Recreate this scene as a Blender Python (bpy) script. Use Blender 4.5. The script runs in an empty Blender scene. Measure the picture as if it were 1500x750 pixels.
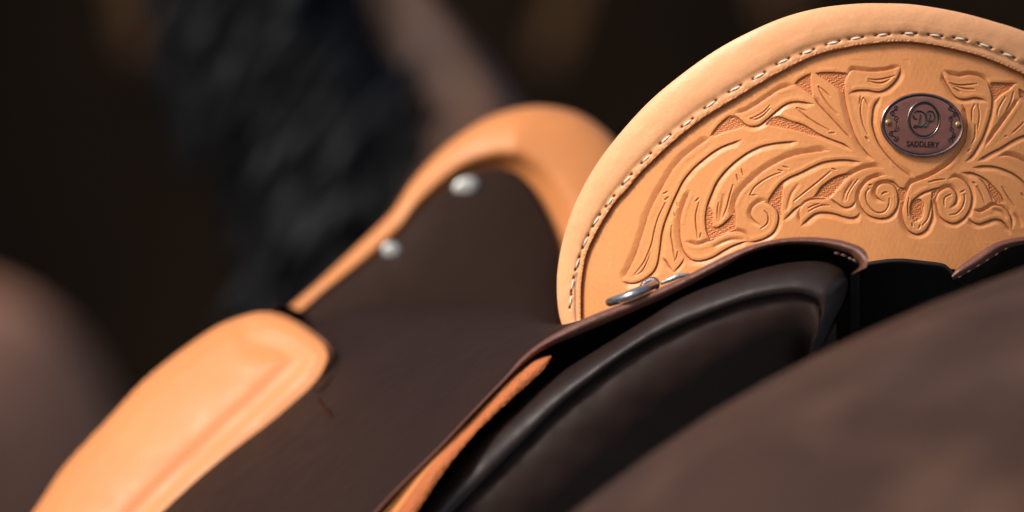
import bpy, math, random
import numpy as np
from mathutils import Matrix, Vector, Euler

random.seed(7)
rng = np.random.default_rng(7)
R = math.radians
scene = bpy.context.scene
col = scene.collection

# ---------------------------------------------------------------- camera, sky, sun, exposure
D0, ZC, K = 2.333, 1.55, 0.24 / 1500.0        # focus distance, lens height, metres per photo pixel per metre of distance
S = K * D0                                     # one photo pixel at the focus distance, metres
cam = bpy.data.cameras.new('camera')
cam.lens, cam.sensor_width, cam.clip_start, cam.clip_end = 150.0, 36.0, 0.05, 200.0
cam.dof.use_dof = True
cam.dof.focus_distance = D0 - 0.004
cam.dof.aperture_fstop = 2.75
cam.dof.aperture_blades = 9
cam_o = bpy.data.objects.new('camera', cam); col.objects.link(cam_o)
cam_o.location = (0, -D0, ZC); cam_o.rotation_euler = (R(90), 0, 0)
scene.camera = cam_o

SUN = Vector((-0.55, -0.58, 0.61)).normalized()
world = bpy.data.worlds.new('World'); scene.world = world; world.use_nodes = True
nt = world.node_tree
sky = nt.nodes.new('ShaderNodeTexSky'); sky.sky_type = 'NISHITA'; sky.sun_disc = False
sky.sun_elevation = math.asin(SUN.z); sky.sun_rotation = math.atan2(SUN.x, SUN.y)
sky.air_density, sky.dust_density, sky.ozone_density = 1.0, 4.0, 1.0
nt.nodes['Background'].inputs[1].default_value = 0.05
nt.links.new(sky.outputs[0], nt.nodes['Background'].inputs[0])
sun = bpy.data.lights.new('sun', 'SUN'); sun.energy = 1.5; sun.angle = R(11); sun.color = (1.0, 0.93, 0.85)
sun_o = bpy.data.objects.new('sun', sun); col.objects.link(sun_o)
sun_o.rotation_euler = SUN.to_track_quat('Z', 'Y').to_euler(); sun_o.location = (-3, -3, 5)
vs = scene.view_settings
vs.view_transform = 'Standard'; vs.look = 'None'; vs.exposure = 1.46; vs.gamma = 1.0; vs.use_curve_mapping = False
scene.cycles.use_denoising = True
scene.cycles.max_bounces = 6

# ---------------------------------------------------------------- helpers
def P(px, py, d):
    px, py, d = np.broadcast_arrays(np.asarray(px, float), np.asarray(py, float), np.asarray(d, float))
    return np.stack([(px - 750) * K * d, d - D0, ZC + (375 - py) * K * d], -1)

def spline(pts, step=1.0, closed=False):
    """Catmull-Rom through pts (any dimension), resampled at an even arc length measured on the first two axes."""
    p = np.asarray(pts, float)
    if len(p) == 2:
        n = max(2, int(np.hypot(*(p[1] - p[0])[:2]) / step) + 1)
        return p[0] + (p[1] - p[0]) * np.linspace(0, 1, n)[:, None]
    q = np.vstack([p[-1:], p, p[:2]]) if closed else np.vstack([2 * p[0] - p[1], p, 2 * p[-1] - p[-2]])
    out = []
    for i in range(1, len(q) - 2):
        a, b, c, d = q[i - 1:i + 3]
        t = np.linspace(0, 1, 16, endpoint=False)[:, None]
        out.append(0.5 * (2 * b + (c - a) * t + (2 * a - 5 * b + 4 * c - d) * t ** 2 + (3 * b - a - 3 * c + d) * t ** 3))
    out.append(q[-2:-1]); o = np.vstack(out)
    L = np.concatenate([[0], np.cumsum(np.linalg.norm(np.diff(o[:, :2], axis=0), axis=1))])
    n = max(2, int(round(L[-1] / step)) + 1)
    s = np.linspace(0, L[-1], n)
    return np.stack([np.interp(s, L, o[:, k]) for k in range(o.shape[1])], 1)

def resamp(pts, n):
    p = np.asarray(pts, float)
    o = spline(pts, np.linalg.norm(np.diff(p[:, :2], axis=0), axis=1).sum() / (4 * n)) if len(pts) > 2 else p
    L = np.concatenate([[0], np.cumsum(np.linalg.norm(np.diff(o[:, :2], axis=0), axis=1))])
    s = np.linspace(0, L[-1], n)
    return np.stack([np.interp(s, L, o[:, k]) for k in range(o.shape[1])], 1)

def cr_eval(pts, u):
    p = np.asarray(pts, float); q = np.vstack([2 * p[0] - p[1], p, 2 * p[-1] - p[-2]])
    i = np.clip(u.astype(int), 0, len(p) - 2); t = (u - i)[:, None]
    a, b, c, d = q[i], q[i + 1], q[i + 2], q[i + 3]
    return 0.5 * (2 * b + (c - a) * t + (2 * a - 5 * b + 4 * c - d) * t ** 2 + (3 * b - a - 3 * c + d) * t ** 3)
def loft(n, *curves):
    """curves with equal control counts, evaluated at shared parameters that are even along the first"""
    u = np.linspace(0, len(curves[0]) - 1, 3000); o = cr_eval(curves[0], u)
    L = np.concatenate([[0], np.cumsum(np.linalg.norm(np.diff(o[:, :2], axis=0), axis=1))])
    ui = np.interp(np.linspace(0, L[-1], n), L, u)
    return [cr_eval(c, ui) for c in curves]

def sstep(x, a, b):
    t = np.clip((x - a) / (b - a), 0, 1); return t * t * (3 - 2 * t)

def link(name, me, mat, parent=None, center=None):
    o = bpy.data.objects.new(name, me); col.objects.link(o)
    if mat and not me.materials: me.materials.append(mat)
    if center is not None: o.location = center
    if parent is not None:
        o.parent = parent
        o.matrix_parent_inverse = Matrix.Translation(-Vector(parent['_c']))
    o['_c'] = tuple(center) if center is not None else (0, 0, 0)
    return o

def mesh(name, V, F, mat, parent=None, smooth=True, attrs=None):
    V = np.asarray(V, float).reshape(-1, 3); c = V.mean(0)
    me = bpy.data.meshes.new(name)
    F = np.asarray(F) if not isinstance(F, list) else F
    if isinstance(F, np.ndarray):
        n, k = F.shape
        me.vertices.add(len(V)); me.vertices.foreach_set('co', (V - c).astype(np.float32).ravel())
        me.loops.add(n * k); me.loops.foreach_set('vertex_index', F.astype(np.int32).ravel())
        me.polygons.add(n); me.polygons.foreach_set('loop_start', np.arange(0, n * k, k, dtype=np.int32))
        me.update(calc_edges=True)
    else:
        me.from_pydata((V - c).tolist(), [], F)
    if smooth: me.polygons.foreach_set('use_smooth', np.ones(len(me.polygons), bool))
    for an, av in (attrs or {}).items():
        a = me.attributes.new(an, 'FLOAT', 'POINT'); a.data.foreach_set('value', np.asarray(av, np.float32).ravel())
    me.update()
    return link(name, me, mat, parent, Vector(c))

def gridfaces(r, c, close_c=False, close_r=False):
    i, j = np.meshgrid(np.arange(r if close_r else r - 1), np.arange(c if close_c else c - 1), indexing='ij')
    i2, j2 = (i + 1) % r, (j + 1) % c
    return np.stack([i * c + j, i * c + j2, i2 * c + j2, i2 * c + j], -1).reshape(-1, 4)

def grid(name, G, mat, parent=None, flip=False, close_c=False, close_r=False, mask=None, attrs=None):
    r, c = G.shape[:2]
    F = gridfaces(r, c, close_c, close_r)
    V = G.reshape(-1, 3)
    if mask is not None:
        m = mask.ravel(); F = F[m[F].all(1)]
        used = np.zeros(len(V), bool); used[F.ravel()] = True
        idx = np.cumsum(used) - 1; F = idx[F]; V = V[used]
        attrs = {k: v.ravel()[used] for k, v in (attrs or {}).items()}
    if flip: F = F[:, ::-1]
    return mesh(name, V, F, mat, parent, True, attrs)

def tube_vf(pts, rad, sides=8, closed=False, flat=1.0, up=(0, -1, 0)):
    p = np.asarray(pts, float); n = len(p)
    rad = np.broadcast_to(np.asarray(rad, float), (n,))
    t = (np.roll(p, -1, 0) - np.roll(p, 1, 0)) if closed else np.gradient(p, axis=0)
    t /= np.linalg.norm(t, axis=1)[:, None] + 1e-12
    a = np.cross(t, np.asarray(up, float)); a /= np.linalg.norm(a, axis=1)[:, None] + 1e-9
    b = np.cross(a, t)
    th = np.linspace(0, 2 * np.pi, sides, endpoint=False)
    G = p[:, None] + rad[:, None, None] * (np.cos(th)[None, :, None] * a[:, None] + flat * np.sin(th)[None, :, None] * b[:, None])
    F = gridfaces(n, sides, True, closed).tolist()
    V = G.reshape(-1, 3)
    if not closed:
        F += [list(range(sides))[::-1], list(range((n - 1) * sides, n * sides))]
    return V, F

def join(parts):
    V, F, o = [], [], 0
    for v, f in parts:
        V.append(np.asarray(v)); F += [[i + o for i in q] for q in (f.tolist() if isinstance(f, np.ndarray) else f)]; o += len(v)
    return np.vstack(V), F

def tag(o, label=None, cat=None, group=None, kind=None):
    for k, v in (('label', label), ('category', cat), ('group', group), ('kind', kind)):
        if v: o[k] = v
    return o

def thing(name, loc, label, cat):
    o = bpy.data.objects.new(name, None); col.objects.link(o); o.location = loc; o['_c'] = tuple(loc)
    o.empty_display_size = 0.05
    return tag(o, label, cat)

# ---------------------------------------------------------------- materials
def mat_new(name):
    m = bpy.data.materials.new(name); m.use_nodes = True
    t = m.node_tree; return m, t, t.nodes['Principled BSDF']

def mix_rgb(t, fac, a, b, mode='MIX'):
    n = t.nodes.new('ShaderNodeMix'); n.data_type = 'RGBA'; n.blend_type = mode
    if isinstance(fac, float): n.inputs[0].default_value = fac
    else: t.links.new(fac, n.inputs[0])
    for s, i in ((a, 6), (b, 7)):
        if isinstance(s, tuple): n.inputs[i].default_value = (*s, 1)
        else: t.links.new(s, n.inputs[i])
    return n.outputs[2]

def noise(t, scale, detail=4, rough=0.55, vec=None):
    n = t.nodes.new('ShaderNodeTexNoise'); n.inputs['Scale'].default_value = scale
    n.inputs['Detail'].default_value = detail; n.inputs['Roughness'].default_value = rough
    if vec is not None: t.links.new(vec, n.inputs['Vector'])
    return n.outputs[0]

def ramp(t, src, a, b):
    n = t.nodes.new('ShaderNodeMapRange'); n.inputs[1].default_value = a; n.inputs[2].default_value = b
    t.links.new(src, n.inputs[0]); return n.outputs[0]

def coords(t, scale=(1, 1, 1)):
    c = t.nodes.new('ShaderNodeTexCoord'); m = t.nodes.new('ShaderNodeMapping'); m.inputs['Scale'].default_value = scale
    t.links.new(c.outputs['Object'], m.inputs[0]); return m.outputs[0]

def bump(t, bsdf, *layers):
    prev = None
    for src, dist, st in layers:
        b = t.nodes.new('ShaderNodeBump'); b.inputs['Distance'].default_value = dist; b.inputs['Strength'].default_value = st
        t.links.new(src, b.inputs['Height'])
        if prev: t.links.new(prev, b.inputs['Normal'])
        prev = b.outputs[0]
    t.links.new(prev, bsdf.inputs['Normal'])

def leather(name, ca, cb, rough=0.45, grain=900, gd=0.00025, spec=0.5, burn_shade=None, stamp=None, hole=False, patch=14, coat=0.0):
    m, t, b = mat_new(name)
    v = coords(t)
    c = mix_rgb(t, ramp(t, noise(t, patch, 5, 0.6, v), 0.35, 0.68), ca, cb)
    c = mix_rgb(t, ramp(t, noise(t, 420, 3, 0.6, v), 0.35, 1.1), c, tuple(x * 0.90 for x in cb))
    if burn_shade:
        for an, cc in (('burn_shade', burn_shade), ('stamp', stamp), ('hole', (0.012, 0.008, 0.006))):
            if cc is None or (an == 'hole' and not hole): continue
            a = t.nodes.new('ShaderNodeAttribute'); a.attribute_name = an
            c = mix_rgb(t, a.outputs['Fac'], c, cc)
    t.links.new(c, b.inputs['Base Color'])
    rr = t.nodes.new('ShaderNodeMapRange'); rr.inputs[1].default_value = .3; rr.inputs[2].default_value = .7
    rr.inputs[3].default_value = rough - .06; rr.inputs[4].default_value = rough + .08
    t.links.new(noise(t, 60, 3, .5, v), rr.inputs[0]); ro = rr.outputs[0]
    if burn_shade and not hole:                                    # pressed bevels are burnished and shine a little more
        a = t.nodes.new('ShaderNodeAttribute'); a.attribute_name = 'burn_shade'
        mx = t.nodes.new('ShaderNodeMix'); t.links.new(a.outputs['Fac'], mx.inputs[0]); t.links.new(ro, mx.inputs[2]); mx.inputs[3].default_value = .3; ro = mx.outputs[0]
    t.links.new(ro, b.inputs['Roughness'])
    b.inputs['Specular IOR Level'].default_value = spec
    b.inputs['Coat Weight'].default_value = coat; b.inputs['Coat Roughness'].default_value = .25
    vo = t.nodes.new('ShaderNodeTexVoronoi'); vo.inputs['Scale'].default_value = grain; t.links.new(v, vo.inputs['Vector'])
    bump(t, b, (noise(t, 55, 3, .5, v), 0.0005, .22), (vo.outputs['Distance'], gd, .4), (noise(t, grain * 1.7, 3, .6, v), gd * .8, .4))
    return m

TAN_A, TAN_B = (0.75, 0.315, 0.118), (0.70, 0.28, 0.10)
M_face = leather('tooled_tan_leather', TAN_A, TAN_B, .42, 1100, .00012, burn_shade=(0.27, 0.068, 0.020), stamp=(0.56, 0.175, 0.056))
M_bind = leather('rolled_tan_leather', (0.77, 0.385, 0.19), (0.74, 0.35, 0.165), .46, 900, .00014, burn_shade=(0.52, 0.21, 0.075), hole=True, patch=18)
M_tan = leather('smooth_tan_leather', (0.56, 0.218, 0.074), (0.51, 0.19, 0.062), .46, 900, .0003, .35)
M_rawedge = leather('raw_cut_leather', (0.46, 0.145, 0.052), (0.34, 0.10, 0.035), .8, 500, .0009, .2)
M_brown = leather('dark_brown_leather', (0.0235, 0.0115, 0.0080), (0.020, 0.0095, 0.0066), .66, 900, .0002, .10)
M_edge = leather('burnished_brown_edge', (0.135, 0.052, 0.036), (0.10, 0.038, 0.027), .42, 700, .0003)
M_panel = leather('black_brown_panel_leather', (0.0185, 0.0098, 0.0078), (0.022, 0.0115, 0.0092), .5, 1300, .0002, .16)
M_roll = leather('glossy_dark_roll_leather', (0.0165, 0.0095, 0.0078), (0.020, 0.011, 0.009), .42, 1300, .00015, .42)
M_black = leather('black_gullet_leather', (0.008, 0.006, 0.006), (0.011, 0.008, 0.008), .7, 900, .0002, .2)
def simple(name, c, rough, metal=0.0, spec=.5, nz=None):
    m, t, b = mat_new(name)
    b.inputs['Roughness'].default_value = rough; b.inputs['Metallic'].default_value = metal
    b.inputs['Specular IOR Level'].default_value = spec
    v = coords(t); s, amt = nz or (150, .25)
    cc = mix_rgb(t, ramp(t, noise(t, s, 4, .6, v), .3, .7), c, tuple(x * (1 - amt) for x in c))
    t.links.new(cc, b.inputs['Base Color'])
    bump(t, b, (noise(t, s * 4, 3, .6, v), .0002, .25))
    return m
M_thread = simple('waxed_white_thread', (0.74, 0.67, 0.56), .95, 0, .08, nz=(1500, .35))
M_steel = simple('dull_steel', (0.45, 0.45, 0.47), .26, .9, nz=(200, .3))
M_chrome = simple('bright_nickel', (0.66, 0.67, 0.66), .42, .7, nz=(700, .7))
M_copper = simple('antique_copper', (0.37, 0.16, 0.135), .4, .55, nz=(90, .3))
M_copperlit = simple('lit_copper_rim', (0.62, 0.45, 0.42), .25, 1.0, nz=(250, .4))  # paler copper for raised edges, their bright reflection put into the colour
M_ink = simple('black_enamel', (0.010, 0.007, 0.007), .5)
M_brass = simple('aged_brass', (0.55, 0.38, 0.15), .35, .6, nz=(400, .3))
M_lace = simple('red_brown_lace', (0.040, 0.010, 0.006), .8, 0, .1)
M_felt = simple('grey_blue_felt', (0.12, 0.15, 0.19), .95, 0, .1)

# ---------------------------------------------------------------- background
def plane_grid(name, pts, mat):
    return mesh(name, pts, [[0, 1, 2, 3]], mat, smooth=False)
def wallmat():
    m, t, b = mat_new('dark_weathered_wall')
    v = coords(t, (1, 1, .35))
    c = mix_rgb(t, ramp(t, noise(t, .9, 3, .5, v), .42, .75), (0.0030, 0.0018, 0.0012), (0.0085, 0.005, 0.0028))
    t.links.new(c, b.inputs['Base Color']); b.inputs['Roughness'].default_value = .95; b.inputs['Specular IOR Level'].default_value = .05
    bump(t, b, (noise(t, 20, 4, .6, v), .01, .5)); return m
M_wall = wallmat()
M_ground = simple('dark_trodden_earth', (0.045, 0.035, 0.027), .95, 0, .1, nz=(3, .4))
WY = 12.0
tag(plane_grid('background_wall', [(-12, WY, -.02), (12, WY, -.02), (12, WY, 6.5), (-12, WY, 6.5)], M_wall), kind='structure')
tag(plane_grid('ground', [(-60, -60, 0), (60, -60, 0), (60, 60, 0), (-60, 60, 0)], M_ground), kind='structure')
M_beam = simple('brown_timber', (0.045, 0.023, 0.010), .9, 0, .1, nz=(4, .4))
def beam(a, b, w, d, label):
    (x0, y0), (x1, y1) = a, b
    A, B = P(x0, y0, d)[None], P(x1, y1, d)[None]
    pts = A + (B - A) * np.linspace(0, 1, 9)[:, None]
    w2 = w * (1 + .06 * np.sin(np.arange(9) * 2.1))
    o = mesh('timber_beam', *tube_vf(pts, w2, 4, flat=.8), M_beam, smooth=False)
    return tag(o, label, 'beam', 'timbers in the dark behind the saddle')
beam((190, -160), (232, 70), .072, 9.2, 'dim brown timber in the background left of the black mane')
beam((905, -170), (815, 95), .055, 9.4, 'dim brown timber in the background above the pommel')
beam((1085, -190), (1160, 25), .05, 9.6, 'faint brown timber at the top edge above the carved cantle')

# ---------------------------------------------------------------- horse
HX, HY = -0.31, 0.95                          # heading of the horse (ground plane); its right is (0.95, 0.31)
KD = 2.10; XS = 950 * K * KD
def arc_profile():
    pts = [(1700, 316), (1600, 347), (1500, 385), (1400, 422), (1300, 465), (1200, 513), (1100, 567), (1000, 632), (900, 707), (860, 745), (800, 812)]
    out = []
    for px, py in pts:
        a = ((px - 750) * K * KD - XS) / (.95 - .31 * K * (px - 750))
        out.append((a, (375 - py) * K * (KD + .31 * a)))
    out += [(-.352, -.30), (-.372, -.42), (-.36, -.60), (-.28, -.76), (-.12, -.84)]
    return np.array(out)
AP = resamp(arc_profile(), 40)
LEFT = AP[::-1]; RIGHT = AP[1:].copy(); RIGHT[:, 0] *= -1
ARC = np.vstack([LEFT, RIGHT])
ZTOP = AP[0, 1]
def body_row(s, dz, ws, vs=1.0, lat=0.0, up=0.0):
    a = ARC[:, 0] * ws + lat
    z = ZTOP + (ARC[:, 1] - ZTOP) * vs + dz
    x = XS + s * HX + a * .95; y = (KD - D0) + s * HY + a * .31
    return np.stack([x, y - up * (ARC[:, 1] - ZTOP), ZC + z], 1)
stations = [(-.62, -.62, .12, .3), (-.60, -.44, .45, .6), (-.54, -.27, .68, .8), (-.45, -.15, .83, .92), (-.34, -.075, .92, 1), (-.22, -.03, .97, 1), (-.10, -.006, .995, 1),
            (0, 0, 1, 1), (.06, -.014, 1, 1), (.13, -.050, .99, 1), (.22, -.085, .98, 1), (.35, -.10, .95, 1), (.5, -.10, .92, 1),
            (.70, -.09, .86, 1), (.95, -.075, .78, 1), (1.12, -.05, .62, 1, .03), (1.37, .02, .40, .9, .12), (1.53, .16, .20, .55, .130), (1.69, .35, .135, .37, .003), (1.85, .56, .13, .27, -.098), (2.0, .76, .12, .24, -.18), (2.07, .85, .08, .15, -.19)]
SG = np.array(stations_full := [tuple(list(q) + [0.0] * (5 - len(q))) for q in stations])
si = np.linspace(SG[0, 0], SG[-1, 0], 110)
def interp_st(s):
    return [np.interp(s, SG[:, 0], SG[:, k]) for k in range(1, 5)]
rows = []
for s in si:
    acc = np.mean([interp_st(s + e) for e in (-.035, 0, .035)], axis=0)
    rows.append(body_row(s, *acc))
def hidemat():
    m, t, b = mat_new('bay_horse_coat')
    v = coords(t)
    v2 = coords(t, (1, 1, .6))
    c = mix_rgb(t, ramp(t, noise(t, 9, 4, .6, v2), .32, .7), (0.030, 0.0142, 0.0086), (0.050, 0.0240, 0.0142))
    c = mix_rgb(t, ramp(t, noise(t, 14, 3, .5, v), .45, .85), c, (0.080, 0.042, 0.028))
    c = mix_rgb(t, ramp(t, noise(t, 20, 3, .5, v), .5, .9), c, (0.034, 0.0195, 0.015))
    t.links.new(c, b.inputs['Base Color']); b.inputs['Roughness'].default_value = .58; b.inputs['Specular IOR Level'].default_value = .2
    bump(t, b, (noise(t, 25, 3, .6, v2), .006, .4), (noise(t, 800, 2, .6, v), .0008, .5))
    return m
M_coat = hidemat()
M_mane = simple('black_mane_hair', (0.0026, 0.0037, 0.0064), .6, 0, .22, nz=(40, .4))
horse = thing('horse', (XS - .1, .2, 0), 'dark brown horse with black mane carrying the saddle, its blurred croup in the foreground', 'horse')
grid('body', np.array(rows), M_coat, horse, flip=True)
locks = []
def lock(w0, sides, lo_, hi_, npt):
    u = random.random()
    r0 = mroot[int(u * (len(mroot) - 1))]
    ln = random.uniform(lo_, hi_)
    a = r0 + np.array([random.uniform(-170, 34) * (.65 + .35 * min(1, u * 1.6)) + 34 * random.random() * (r0[1] > 60), random.uniform(-25, 25)])
    dx, dy = random.uniform(-205, -140) * ln * (1.05 - .35 * u) * (.62 + .38 * min(1, u * 1.5)), random.uniform(140, 215) * ln
    b_ = a + np.array([dx * .42, dy * .28 + random.uniform(-12, 12)]); c_ = a + np.array([dx, dy])
    d0 = 3.58 + random.random() * .12
    q = np.array([(*a, d0 + .07), (*((a + b_) / 2 + [0, -8]), d0), (*b_, d0 - .05), (*((b_ + c_) / 2 + [-6, 0]), d0 - .07), (*c_, d0 - .06)])
    q = cr_eval(q, np.linspace(0, 4, npt))
    tt = np.linspace(0, 1, npt); w = w0 * (.25 + .75 * np.sin(np.pi * np.clip(tt * .75 + .15, 0, 1))) * random.uniform(.6, 1.3)
    locks.append(tube_vf(P(q[:, 0], q[:, 1], q[:, 2]), w, sides, flat=.6))
mroot = spline([(440, -190), (492, -40), (566, 60), (622, 150), (655, 240), (590, 350)], 4)
for _ in range(260): lock(.010, 6, .6, 1.0, 9)                # hanks
for _ in range(3200): lock(.0021, 3, .6, 1.15, 9)             # single strands over them
mesh('mane', *join(locks), M_mane, horse)

# a second horse far behind at the left edge: rump, cut by the frame
M_coat2 = simple('chestnut_grey_coat', (0.64, 0.315, 0.20), .85, 0, .1, nz=(5, .55))
def far_horse():
    cx, cy, cz = P(-232, 700, 8.6)
    th = np.linspace(0, 2 * np.pi, 36, endpoint=False)
    ss = .78 * np.sin(np.linspace(-np.pi / 2, np.pi / 2, 34)); G = []
    for s in ss:
        f = max(.02, 1 - abs(s / .785) ** 2.6) ** .5
        G.append(np.stack([np.full(36, cx + .02) - s * .62, cy + .34 * f * np.cos(th) - s * .75, cz - .02 + .47 * f * np.sin(th) * (1 + .05 * math.sin(4 * s))], 1))
    t = thing('horse', (cx, cy, 0), 'blurred pinkish brown horse far behind at the left edge', 'horse')
    parts = [(np.array(G).reshape(-1, 3), gridfaces(34, 36, True).tolist() + [list(range(36))[::-1], list(range(33 * 36, 34 * 36))])]
    V, F = join(parts)
    mesh('body', V, F, M_coat2, t)
    for dx, dy in ((-.33, -.36), (-.22, -.5), (.38, .42), (.27, .5)):
        z = np.array([cz - .15, cz - .4, cz - .62, cz - .9, .06, 0.0]); r = np.array([.12, .085, .05, .04, .05, .055])
        q = np.stack([np.full(6, cx + dx * -1), np.full(6, cy + dy), z], 1)
        mesh('leg', *tube_vf(q, r, 10, up=(1, 0, 0)), M_coat2, t)
far_horse()

# ---------------------------------------------------------------- saddle pad under the saddle
pad_rows = []
def body_pt(s): return body_row(s, *np.mean([interp_st(s + e) for e in (-.035, 0, .035)], axis=0))
cen = np.array([XS, KD - D0, ZC - .35])
ps = np.linspace(.17, .66, 24)
outer = []; inner = []
for s in ps:
    r = body_pt(s)[10:-10]
    c = np.array([XS + s * HX, KD - D0 + s * HY, ZC - .35]); dirv = r - c; dirv /= np.linalg.norm(dirv, axis=1)[:, None]
    inner.append(r + dirv * .003); outer.append(r + dirv * .014)
G = np.concatenate([np.array(outer), np.array(inner)[::-1]], 0)
pad_o = grid('saddle_pad', G, M_felt, None, flip=True, close_r=True)
tag(pad_o, 'grey blue saddle pad showing a corner between black panel and horse', 'saddle pad')

# ---------------------------------------------------------------- saddle
saddle = thing('saddle', P(1100, 560, 2.45), 'tan and dark brown leather saddle with floral carved cantle and oval maker badge', 'saddle')

def cd(px, py):
    t = (np.asarray(px, float) - 1345) * S / .95
    v = (np.asarray(py, float) - 200) * S
    return D0 + .31 * t + .95 * 2.0 * t * t + .10 * v + .9 * v * v * .4

# -- carved back of the cantle ------------------------------------------------
INNER = [(854, 480), (852, 465), (852, 440), (853, 413), (860, 373), (877, 337), (900, 300), (920, 278), (940, 254), (971, 224), (996, 202), (1024, 180), (1040, 169), (1087, 141), (1127, 117), (1155, 102), (1193, 84), (1243, 71), (1310, 63),
         (1357, 66), (1410, 77), (1450, 89), (1500, 111), (1560, 140), (1610, 170), (1670, 210), (1725, 258), (1765, 303), (1797, 356), (1820, 408), (1832, 455), (1837, 490), (1838, 520)]
OUTER = [(824, 478), (819, 460), (816, 430), (817, 395), (825, 350), (842, 300), (868, 250), (902, 203), (950, 150), (1000, 108), (1050, 73), (1100, 46), (1150, 25), (1200, 12), (1250, 6), (1290, 5), (1340, 7),
         (1400, 17), (1450, 30), (1500, 46), (1560, 72), (1625, 110), (1690, 152), (1740, 198), (1790, 259), (1822, 308), (1848, 361), (1865, 413), (1873, 460), (1875, 495), (1876, 520)]
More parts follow.
